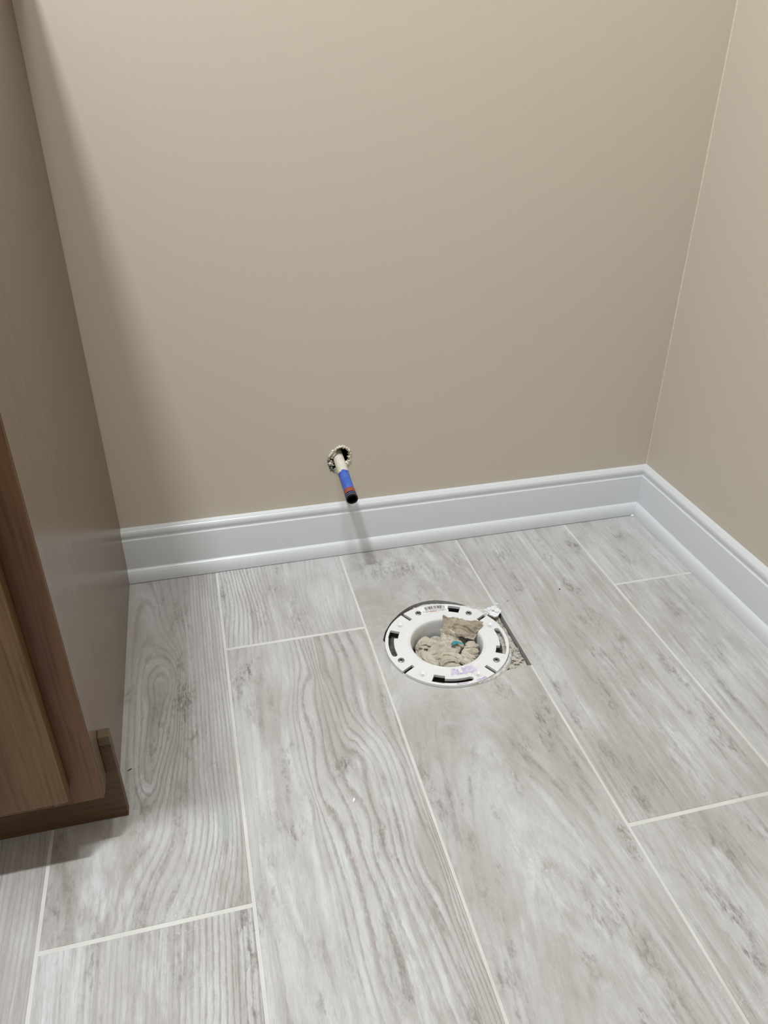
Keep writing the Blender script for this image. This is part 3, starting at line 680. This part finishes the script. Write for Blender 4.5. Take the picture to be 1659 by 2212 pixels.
# grout smear lying over the membrane at the back and the right rim
def smear(name, label, pts, z, h, seed, mat=MORT):
    bm = bmesh.new(); pr = None
    N = 44
    for i in range(N+1):
        t = i/N*(len(pts)-1); k = min(int(t), len(pts)-2); f = t-k
        r0, r1, a = [pts[k][q]*(1-f)+pts[k+1][q]*f for q in range(3)]
        r0 += .0012*noise.noise((i*.6, seed, 0)); r1 += .0016*noise.noise((i*.8, seed+4, 0))
        cur = []
        for j in range(7):
            rr_ = r0+(r1-r0)*j/6; x, y = pol(rr_, a)
            cur.append(bm.verts.new((x, y, z+h*math.sin(PI*j/6)+.0009*noise.noise((x*330, y*330, seed))*(j not in (0, 6))-.0012*(j in (0, 6)))))
        if pr:
            for j in range(6): bm.faces.new((pr[j], pr[j+1], cur[j+1], cur[j]))
        pr = cur
    return tag(obj(name, bm, mat, smooth=True), label, 'mortar')
smear('mortar_smear', 'pale mortar smear along the back rim between flange and tile', [(.0890, .0912, 105), (.0888, .0960, 96), (.0885, .0950, 88), (.0888, .0915, 80)], .0012, .0026, 1)
smear('mortar_smear', 'pale mortar smear on the back right rim by the broken white plastic', [(.0860, .0895, 62), (.0868, .0985, 50), (.0880, .1040, 40), (.090, .1000, 30)], .0014, .0030, 2)
smear('mortar_smear', 'pale mortar ridge along the front right rim of the flange', [(.0885, .0905, -80), (.0880, .0935, -66), (.0880, .0960, -50), (.0885, .0960, -38), (.089, .093, -22)], .0004, .0030, 3)
# broken white plastic piece and chip
bm = bmesh.new()
def slab(bm, pts, z0, z1, tilt=(0, 0), o=(0, 0)):
    T_ = [bm.verts.new((x, y, z1+tilt[0]*(x-pts[0][0])+tilt[1]*(y-pts[0][1]))) for x, y in pts]
    B_ = [bm.verts.new((x, y, z0+tilt[0]*(x-pts[0][0])+tilt[1]*(y-pts[0][1]))) for x, y in pts]
    n_ = len(pts)
    for i in range(n_): bm.faces.new((T_[i], T_[(i+1) % n_], B_[(i+1) % n_], B_[i]))
    bm.faces.new(T_); bm.faces.new(B_)
slab(bm, [(-.4035, -.2210), (-.3955, -.2165), (-.3870, -.2225), (-.3760, -.2255), (-.3690, -.2290), (-.3665, -.2345), (-.3735, -.2430), (-.3790, -.2440), (-.3850, -.2370), (-.3960, -.2290)], .0008, .0032)
blob(bm, (-.3752, -.2270, .0050), .0052, 4, .55, 3, .6); blob(bm, (-.3702, -.2330, .0042), .0050, 9, .5, 3, .6); blob(bm, (-.3812, -.2262, .0042), .0034, 2, .6, 3, .6)
o = tag(obj('plastic_shard', bm, plain('white_broken_plastic', srgb(232, 234, 236), .5, .4, .05, 240, bump=.5)), 'broken white plastic piece at the back right of the flange', 'debris')
m = o.modifiers.new('b', 'BEVEL'); m.width = .0005; m.segments = 2
def chip(name, x, y, sx, sy, sz, rot, mat, label):
    bm = bmesh.new(); res = bmesh.ops.create_icosphere(bm, subdivisions=2, radius=1)
    for v_ in res['verts']:
        k = 1+.5*noise.noise(v_.co*1.3+Vector((x*90, y*90, 0))); v_.co = Vector((v_.co.x*sx*k, v_.co.y*sy*k, v_.co.z*sz*k+sz*.75))
    o = obj(name, bm, mat); o.location = (x, y, 0); o.rotation_euler = (0, 0, rot); tag(o, label, 'debris'); return o
WCH = plain('white_chip', srgb(240, 240, 238), .6); BCH = plain('black_chip', (.015, .015, .015), .6); BRC = plain('brown_chip', srgb(150, 120, 70), .7)
chip('plastic_chip', -.3634, -.2120, .0028, .0012, .0010, -.9, WCH, 'tiny white chip on the floor just behind the broken plastic')
chip('wood_crumb', -.3437, -.2085, .0013, .0008, .0006, .3, BRC, 'tiny brown crumb on the floor right of the broken plastic')

# ------------------------------------------------------------------ rag stuffed in the drain
def rag_mat(name, a, b, c):
    M = Mat(name, .95, .05); x, y, z = M.obj()
    n = M.noise(x, y, z, 45, 4, .6); w = M.noise(x, y, z, 900, 3, .7); s = M.noise(x, y, z, 130, 4, .65)
    col = M.mix(n.step(.35, .65), a, b); col = M.mix(s.step(.52, .68)*.5, col, c); col = M.mix(w.step(.45, .7)*.25, col, c)
    M.col(col); M.b.inputs['Sheen Weight'].default_value = .25
    return M.bump(w*.6 + s*.6, .9, .0009).m
RG = rag_mat('dirty_cotton', srgb(208, 201, 187), srgb(190, 182, 166), srgb(148, 139, 124))
RG2 = rag_mat('grimy_cotton', srgb(178, 168, 150), srgb(156, 146, 129), srgb(118, 108, 94))
rg = thing('cotton_rag', 'dirty off-white cotton rag stuffed into the flange opening', 'rag', (FC[0], FC[1], -.045))
LOBES = [([(-37.5,25.7,-16),(-33.6,25.3,-8),(-24.4,22.0,-4),(-13.7,17.9,-6),(-8.0,13.5,-12)],10),([(-31.8,-2.9,-10),(-22.2,-3.7,-3),(-11.8,-2.3,2),(-1.0,0.2,4),(8.7,-1.0,4),(18.6,-7.4,0)],12),([(-25.2,-14.3,-10),(-16.9,-13.7,-4),(-8.2,-11.9,1),(3.0,-13.4,2),(13.2,-13.7,-2)],10),([(-40.3,16.2,-16),(-42.7,-0.4,-12),(-39.5,-12.1,-11),(-33.7,-20.8,-12)],6),([(-36.2,10.7,-8),(-33.7,-3.4,-5),(-30.6,-15.2,-6),(-24.5,-23.0,-11)],6.5),([(-30.1,3.0,-7),(-26.1,-11.5,-6),(-23.1,-20.9,-9),(-21.8,-22.7,-15)],5),([(-16.5,-23.9,-12),(-16.6,-21.1,-6),(-10.3,-18.8,-2),(-0.3,-18.8,-1),(10.2,-22.8,-3),(11.5,-29.3,-7)],6.5),([(-13.0,-28.2,-9),(-12.0,-27.0,-4),(-5.0,-25.7,-2),(3.7,-27.2,-3),(7.3,-31.8,-6)],5.5),([(-14.4,-28.1,-14),(-8.3,-34.0,-8),(1.2,-35.2,-7),(10.2,-34.1,-12)],7),([(15.6,-16.8,-4),(22.2,-22.1,-3),(29.6,-25.3,-6),(36.1,-24.8,-12)],5.5),([(14.9,-24.1,-6),(19.1,-31.1,-5),(23.5,-33.6,-8),(25.6,-33.2,-14)],5.5),([(17.9,-14.8,-2),(27.6,-15.9,-1),(37.8,-16.1,-3),(49.2,-11.8,-9)],5),([(23.8,-7.6,-3),(32.0,-8.4,-2),(43.6,-5.1,-4),(53.8,-1.6,-9)],5),([(24.6,-15.4,-5),(33.5,-18.9,-5),(41.9,-19.9,-8),(46.0,-18.8,-13)],4.5),([(30.2,0.7,-5),(39.3,2.3,-4),(49.1,4.8,-7)],5.5),([(-5.8,25.8,-12),(1.3,16.9,-4),(8.8,8.9,0),(19.5,4.9,-2),(27.1,1.5,-5)],7)]

def catmull(P_, t):
    n_ = len(P_)-1; k = min(int(t*n_), n_-1); f = t*n_-k
    p0, p1, p2, p3 = P_[max(k-1, 0)], P_[k], P_[k+1], P_[min(k+2, n_)]
    return .5*((2*p1)+(p2-p0)*f+(2*p0-5*p1+4*p2-p3)*f*f+(3*p1-p0-p2*1.0*3+p3)*f*f*f)
Zr = .045
bm = bmesh.new()
def lobe(bm, pts, w, sd, nt=64, na=64):
    P_ = [Vector((x/1000, y/1000, z/1000-.9*w/1000+Zr)) for x, y, z in pts]; w /= 1000
    rings = []
    for i in range(nt+1):
        t = i/nt; c = catmull(P_, t); d = (catmull(P_, min(1, t+.02))-catmull(P_, max(0, t-.02))).normalized()
        side = d.cross(Vector((0, 0, 1))).normalized(); up = side.cross(d)
        k = (1-abs(2*t-1)**3.2)**.5 if 0 < t < 1 else .04
        ring = []
        for j in range(na):
            a_ = 2*PI*j/na; r = w*max(.05, k)
            ca, sa = math.cos(a_+t*1.5), math.sin(a_+t*1.5)
            wr = 1.14+.16*noise.noise((t*5, ca, sd+sa))-.62*abs(noise.noise((t*1.8+sd, ca*1.9, sa*1.9)))-.34*abs(noise.noise((t*4.5+sd, ca*4.6, sa*4.6+sd)))+.05*noise.noise((t*26, ca*4, sa*4+sd))
            ring.append(bm.verts.new(c+side*(r*wr*math.cos(a_))+up*(r*.92*wr*math.sin(a_))))
        rings.append(ring)
    for a2, b2 in zip(rings, rings[1:]):
        for j in range(na): bm.faces.new((a2[j], a2[(j+1) % na], b2[(j+1) % na], b2[j]))
    bm.faces.new(rings[0]); bm.faces.new(rings[-1])
for k, (pts, w) in enumerate(LOBES):
    cl = []
    for x, y, z in pts:
        r = math.hypot(x, y); lim = 47.5-w*.95
        if r > lim: x, y = x*lim/r, y*lim/r
        cl.append((x, y, z))
    lobe(bm, cl, w*1.10, k*3.7)
# crumpled bed under the lobes
g = {}; N = 60; R = .0455
for i in range(N+1):
    for j in range(N+1):
        x = -R+2*R*i/N; y = -R+2*R*j/N
        if math.hypot(x, y) < R: g[i, j] = bm.verts.new((x, y, Zr-.020+.004*noise.fractal(Vector((x*70, y*70, 3)), .8, 2, 4)))
for i in range(N):
    for j in range(N):
        q = [g.get(k) for k in ((i, j), (i+1, j), (i+1, j+1), (i, j+1))]
        if all(q): bm.faces.new(q)
obj('wad', bm, RG, rg, smooth=True)
# upper flap: folded piece leaning on the back right lip; corner points in local metres
def flap(name, c00, c10, c11, c01, mat, seed, thick=.0016, nu=90, nv=60, amp=.0058, bulge=.006):
    bm = bmesh.new(); top = {}; bot = {}
    c = [Vector(q) for q in (c00, c10, c11, c01)]
    nrm = (c[1]-c[0]).cross(c[3]-c[0]).normalized()
    if nrm.z < 0: nrm = -nrm
    for i in range(nu+1):
        for j in range(nv+1):
            s, t = i/nu, j/nv
            es = .018*noise.noise((t*9, seed, 0)) if i in (0, nu) else 0
            et = .030*noise.noise((s*12, seed+3, 0)) if j in (0, nv) else 0
            s2, t2 = s+es+.02*noise.noise((s*3, t*3, seed)), t+et+.03*noise.noise((s*4, t*3, seed+5))
            p = (c[0]*(1-s2)+c[1]*s2)*(1-t2)+(c[3]*(1-s2)+c[2]*s2)*t2
            w = amp*noise.fractal(Vector((s*2.6+seed, t*2.2, 0)), .8, 2, 3)+.0006*noise.noise((s*26, t*18, seed))
            w -= .0035*math.exp(-((s-.30-.1*t)/.035)**2)+.0045*math.exp(-((t-.46-.12*math.sin(s*5))/.05)**2)*ss(.1, .4, s)
            p = p + nrm*(w+bulge*math.sin(PI*min(1, max(0, s)))*math.sin(PI*min(1, max(0, t))))
            top[i, j] = bm.verts.new(p); bot[i, j] = bm.verts.new(p-nrm*thick*(.3 if i in (0, nu) or j in (0, nv) else 1))
    for D, in ((top,), (bot,)):
        for i in range(nu):
            for j in range(nv): bm.faces.new((D[i, j], D[i+1, j], D[i+1, j+1], D[i, j+1]))
    for i in range(nu):
        for j in (0, nv): bm.faces.new((top[i, j], top[i+1, j], bot[i+1, j], bot[i, j]))
    for j in range(nv):
        for i in (0, nu): bm.faces.new((top[i, j], top[i, j+1], bot[i, j+1], bot[i, j]))
    return obj(name, bm, mat, rg, smooth=True)
o = flap('flap', (-.0005, .0200, Zr+.001), (.0420, .0010, Zr+.001), (.0640, .0225, Zr+.0105), (.0090, .0485, Zr+.0135), RG2, 2.0, bulge=.0085); o['label'] = 'grimy folded flap of the rag resting on the rim'
o = flap('hem', (-.0040, .0105, Zr-.006), (.0220, .0030, Zr-.006), (.0230, .0215, Zr+.0060), (.0000, .0330, Zr+.0040), RG, 6.0, .002, 60, 30, .0040, .0065)
# teal scrap in the folds
bm = bmesh.new(); pr = None
for i in range(19):
    t = i/18; x = .004+.019*t; y = -.0085+.0040*math.sin(t*3.6)+.003*t; w = .0036*math.sin(PI*(.12+.8*t))+.0008*noise.noise((t*8, 0, 2))
    cur = [bm.verts.new((x-.25*w*k, y+w*k, Zr+.0052+.0014*math.cos(k*1.4)-.0030*t+.0008*noise.noise((t*9, k*2, 4)))) for k in (-1, -.5, 0, .5, 1)]
    if pr:
        for k in range(4): bm.faces.new((pr[k], pr[k+1], cur[k+1], cur[k]))
    pr = cur
o = obj('teal_scrap', bm, plain('teal_plastic', srgb(58, 138, 146), .4, .5, .3, 200), rg, smooth=True); o['label'] = 'small teal stripe on the rag'

# ------------------------------------------------------------------ water pipe stub
PD = Vector((-.004, -1.0, -.150)).normalized(); PL = .1020
wp = thing('water_pipe_stub', 'capped water supply pipe with blue sleeve sticking out of the wall', 'pipe', (PW[0]-.0015, 0.0, PW[2]+.001))
rotm = PD.to_track_quat('Z', 'Y').to_matrix().to_4x4()
def tube(name, t0, t1, r, mat, cap=False, ragged=0, n=48, lab=None, inner=None, seg_=10):
    bm = bmesh.new(); rings = []
    for k in range(seg_+1):
        t = t0+(t1-t0)*k/seg_; ring = []
        for i in range(n):
            a = 2*PI*i/n; tt = t
            if ragged and k == (seg_ if ragged > 0 else 0): tt += abs(ragged)*noise.noise((math.cos(a)*2.6, math.sin(a)*2.6, 1.5))+abs(ragged)*.5*noise.noise((math.cos(a)*7, math.sin(a)*7, 3))
            ring.append(bm.verts.new((r*math.cos(a), r*math.sin(a), tt)))
        rings.append(ring)
    for a_, b_ in zip(rings, rings[1:]):
        for i in range(n): bm.faces.new((a_[i], a_[(i+1) % n], b_[(i+1) % n], b_[i]))
    if inner:
        last = rings[-1]; c_ = [bm.verts.new((v_.co.x*inner, v_.co.y*inner, t1-.0002)) for v_ in last]; d_ = [bm.verts.new((v_.co.x*inner, v_.co.y*inner, t1-.012)) for v_ in last]
        for i in range(n):
            bm.faces.new((last[i], last[(i+1) % n], c_[(i+1) % n], c_[i])); bm.faces.new((c_[i], c_[(i+1) % n], d_[(i+1) % n], d_[i]))
        bm.faces.new(d_)
    elif cap: bm.faces.new(rings[-1])
    bmesh.ops.transform(bm, matrix=rotm, verts=bm.verts)
    o = obj(name, bm, mat, wp, smooth=True)
    try: o.data.set_sharp_from_angle(angle=math.radians(40))
    except Exception: pass
    if lab: o['label'] = lab
    return o
def painted():
    M = Mat('speckled_overspray', .8, .2); x, y, z = M.obj(); n = M.noise(x, y, z, 650, 3, .7); b = M.noise(x, y, z, 120, 3)
    c = M.mix(b, srgb(222, 216, 202), srgb(206, 200, 188)); c = M.mix(n.step(.60, .68)*.8, c, srgb(110, 112, 140)); M.col(c); return M.bump(n, .7, .0006).m
def blue():
    M = Mat('blue_sleeve', .5, .4); x, y, z = M.obj(); n = M.noise(x, y, z, 260, 3, .6); b = M.noise(x, y, z, 60, 3)
    c = M.mix(b.step(.3, .7), srgb(52, 88, 178), srgb(76, 108, 190)); c = M.mix(n.step(.69, .72), c, srgb(232, 230, 228)); M.col(c); return M.m
tube('pipe', -.045, PL-.004, .0079, plain('copper', srgb(150, 86, 66), .4, .5, .15, 200, .4), seg_=4)
tube('overspray', -.034, .040, .0086, painted(), ragged=.0028, lab='white paint overspray on the pipe')
tube('sleeve', .030, .0860, .0083, blue(), ragged=0, lab='blue sleeve on the pipe')
tube('red_band', .0850, .0965, .00875, plain('oxide_red_band', srgb(140, 74, 58), .5, .4, .15, 90), lab='reddish brown band')
BLK = plain('black_plastic', (.006, .006, .0065), .45, .3, .05)
tube('end_fitting', .0955, PL+.0035, .0090, BLK, inner=.80, lab='black open end fitting')
BLU2 = plain('light_blue_ring', srgb(92, 140, 205), .4)
bm_r = []
for k, (t, m_) in enumerate(((.0985, BLU2), (.1022, plain('silver_ring', srgb(150, 160, 175), .3, .5, metal=.6)))):
    tube('ring', t, t+.0011, .00925, m_, seg_=1, lab=('light blue ring' if k == 0 else 'grey ring'))

# torn drywall around the hole
def rim(name, label, segs, mat, r_out, z_lift, seed, sub=60):
    bm = bmesh.new(); n = len(hole_pts); pr = None
    cx_, cz_ = PW[0], PW[2]
    for i in range(sub+1):
        t = segs[0]+(segs[1]-segs[0])*i/sub; k = int(t) % n; f = t-int(t)
        a_, b_ = hole_pts[k], hole_pts[(k+1) % n]; x = a_[0]*(1-f)+b_[0]*f; z = a_[1]*(1-f)+b_[1]*f
        L = math.hypot(x, z); ux, uz = x/L, z/L
        edge = math.sin(PI*min(1, max(0, i/sub)))**.4
        ro = r_out*max(.12, .75+1.3*noise.noise((i*.33, seed, 0))+.5*noise.noise((i*.8, seed, 3)))*edge
        ri = .0032*max(.1, .7+1.8*noise.noise((i*.45, seed, 9)))
        cur = []
        for j in range(6):
            q = j/5; d = -ri+(ro+ri)*q
            y = -z_lift*math.sin(PI*min(1, q*1.02))*(.7+1.1*noise.noise((i*.35, j*1.3, seed)))+(.004 if j == 0 else 0)
            cur.append(bm.verts.new((cx_+x+ux*d, min(y, .004) if j < 5 else .0002, cz_+z+uz*d)))
        if pr:
            for j in range(5): bm.faces.new((pr[j], pr[j+1], cur[j+1], cur[j]))
        pr = cur
    return bm
def plaster_mat():
    M = Mat('torn_plaster', .95, .1); x, y, z = M.pos(); n = M.noise(x, y, z, 330, 3, .7); b = M.noise(x, y, z, 90, 2)
    c = M.mix(b.step(.4, .6), srgb(214, 206, 186), srgb(232, 226, 210)); c = M.mix(n.step(.60, .66)*.85, c, srgb(40, 42, 42)); M.col(c); return M.bump(n, .9, .0012).m
def green_mat():
    M = Mat('green_drywall_paper', .9, .1); x, y, z = M.pos(); n = M.noise(x, y, z, 420, 3, .7)
    M.col(M.mix(n.step(.52, .60), srgb(88, 108, 96), srgb(186, 196, 186))); return M.bump(n, .9, .001).m
tw = thing('torn_drywall', 'ragged torn drywall edge round the pipe hole', 'drywall', (PW[0], 0, PW[2]))
def TP(name, bm, m, lab):
    o = obj(name, bm, m, tw, smooth=True); o.matrix_parent_inverse = Matrix.Translation(tw.location).inverted(); o['label'] = lab; return o
TP('plaster_fringe', rim('a', '', (1.5, 9.2), None, .0038, .0030, 2), plaster_mat(), 'cream torn plaster')
TP('paper_fringe', rim('b', '', (10.0, 15.3), None, .0030, .0016, 5), green_mat(), 'green drywall paper')
bm = bmesh.new()
for i in range(16):
    t = rnd.uniform(2, 7.5); k = int(t) % 13; f = t-int(t); a_, b_ = hole_pts[k], hole_pts[(k+1) % 13]
    blob(bm, (PW[0]+(a_[0]*(1-f)+b_[0]*f)*1.04, -.0015, PW[2]+(a_[1]*(1-f)+b_[1]*f)*1.04), rnd.uniform(.0012, .0026), i+9, .9, 2, .9)
for i in range(60):
    t = rnd.uniform(9.0, 16.5); k = int(t) % 13; f = t-int(t); a_, b_ = hole_pts[k], hole_pts[(k+1) % 13]; q = rnd.uniform(.70, 1.02)
    blob(bm, (PW[0]+(a_[0]*(1-f)+b_[0]*f)*q, rnd.uniform(-.0008, .0045), PW[2]+(a_[1]*(1-f)+b_[1]*f)*q), rnd.uniform(.0014, .0030), i+39, .8, 2, .9)
TP('plaster_crumbs', bm, plaster_mat(), 'cream plaster lumps')['kind'] = 'stuff'

# ------------------------------------------------------------------ small litter
def gchip(px, name, sx, sy, sz, rot, mat, label): chip(name, px[0], px[1], sx, sy, sz, rot, mat, label)
gchip((-.905, -.408), 'black_fleck', .0028, .0007, .0006, .5, BCH, 'small black fleck on the floor beside the cabinet side')
gchip((-.2520, -.2000), 'black_fleck', .0024, .0009, .0006, .6, BCH, 'small black fleck on the floor near the right wall')
gchip((-.0262, -.0262), 'caulk_bead', .0030, .0026, .0024, .0, WCH, 'tiny white caulk blob in the corner of the quarter round')
gchip((-.655, -.515), 'plaster_crumb', .0030, .0012, .0006, 1.2, WCH, 'white plaster crumb on the knotted plank left of centre')

# ------------------------------------------------------------------ ceiling lamps (above the frame) and the added fill box
def em(name, col, s):
    m_ = bpy.data.materials.new(name); m_.use_nodes = True; b_ = m_.node_tree.nodes['Principled BSDF']
    b_.inputs['Emission Color'].default_value = (*col, 1); b_.inputs['Emission Strength'].default_value = s; return m_
WH = plain('white_fixture', srgb(235, 235, 232), .4)
def fixture(L, sx, sy, label):
    t = thing('ceiling_light', label, 'lamp', (L[0], L[1], RZ))
    b_ = bmesh.new(); box(b_, -sx/2-.02, sx/2+.02, -sy/2-.02, sy/2+.02, L[2]+.004-RZ, -.0005, .004); obj('housing', b_, WH, t)
fixture(LA, .22, .05, 'white bar ceiling light above the vanity')
fixture(LC, .26, .26, 'square white ceiling light above the drain')
t_ = thing('fill_light_box', 'white box added around the fill lamp on the wall behind the camera', 'lamp', (LD[0], RY0, LD[2]))  # invented housing for the added fill lamp, out of view
b_ = bmesh.new(); box(b_, -.33, .33, .0005, LD[1]-RY0-.004, -.23, .23, .004); obj('housing', b_, WH, t_)
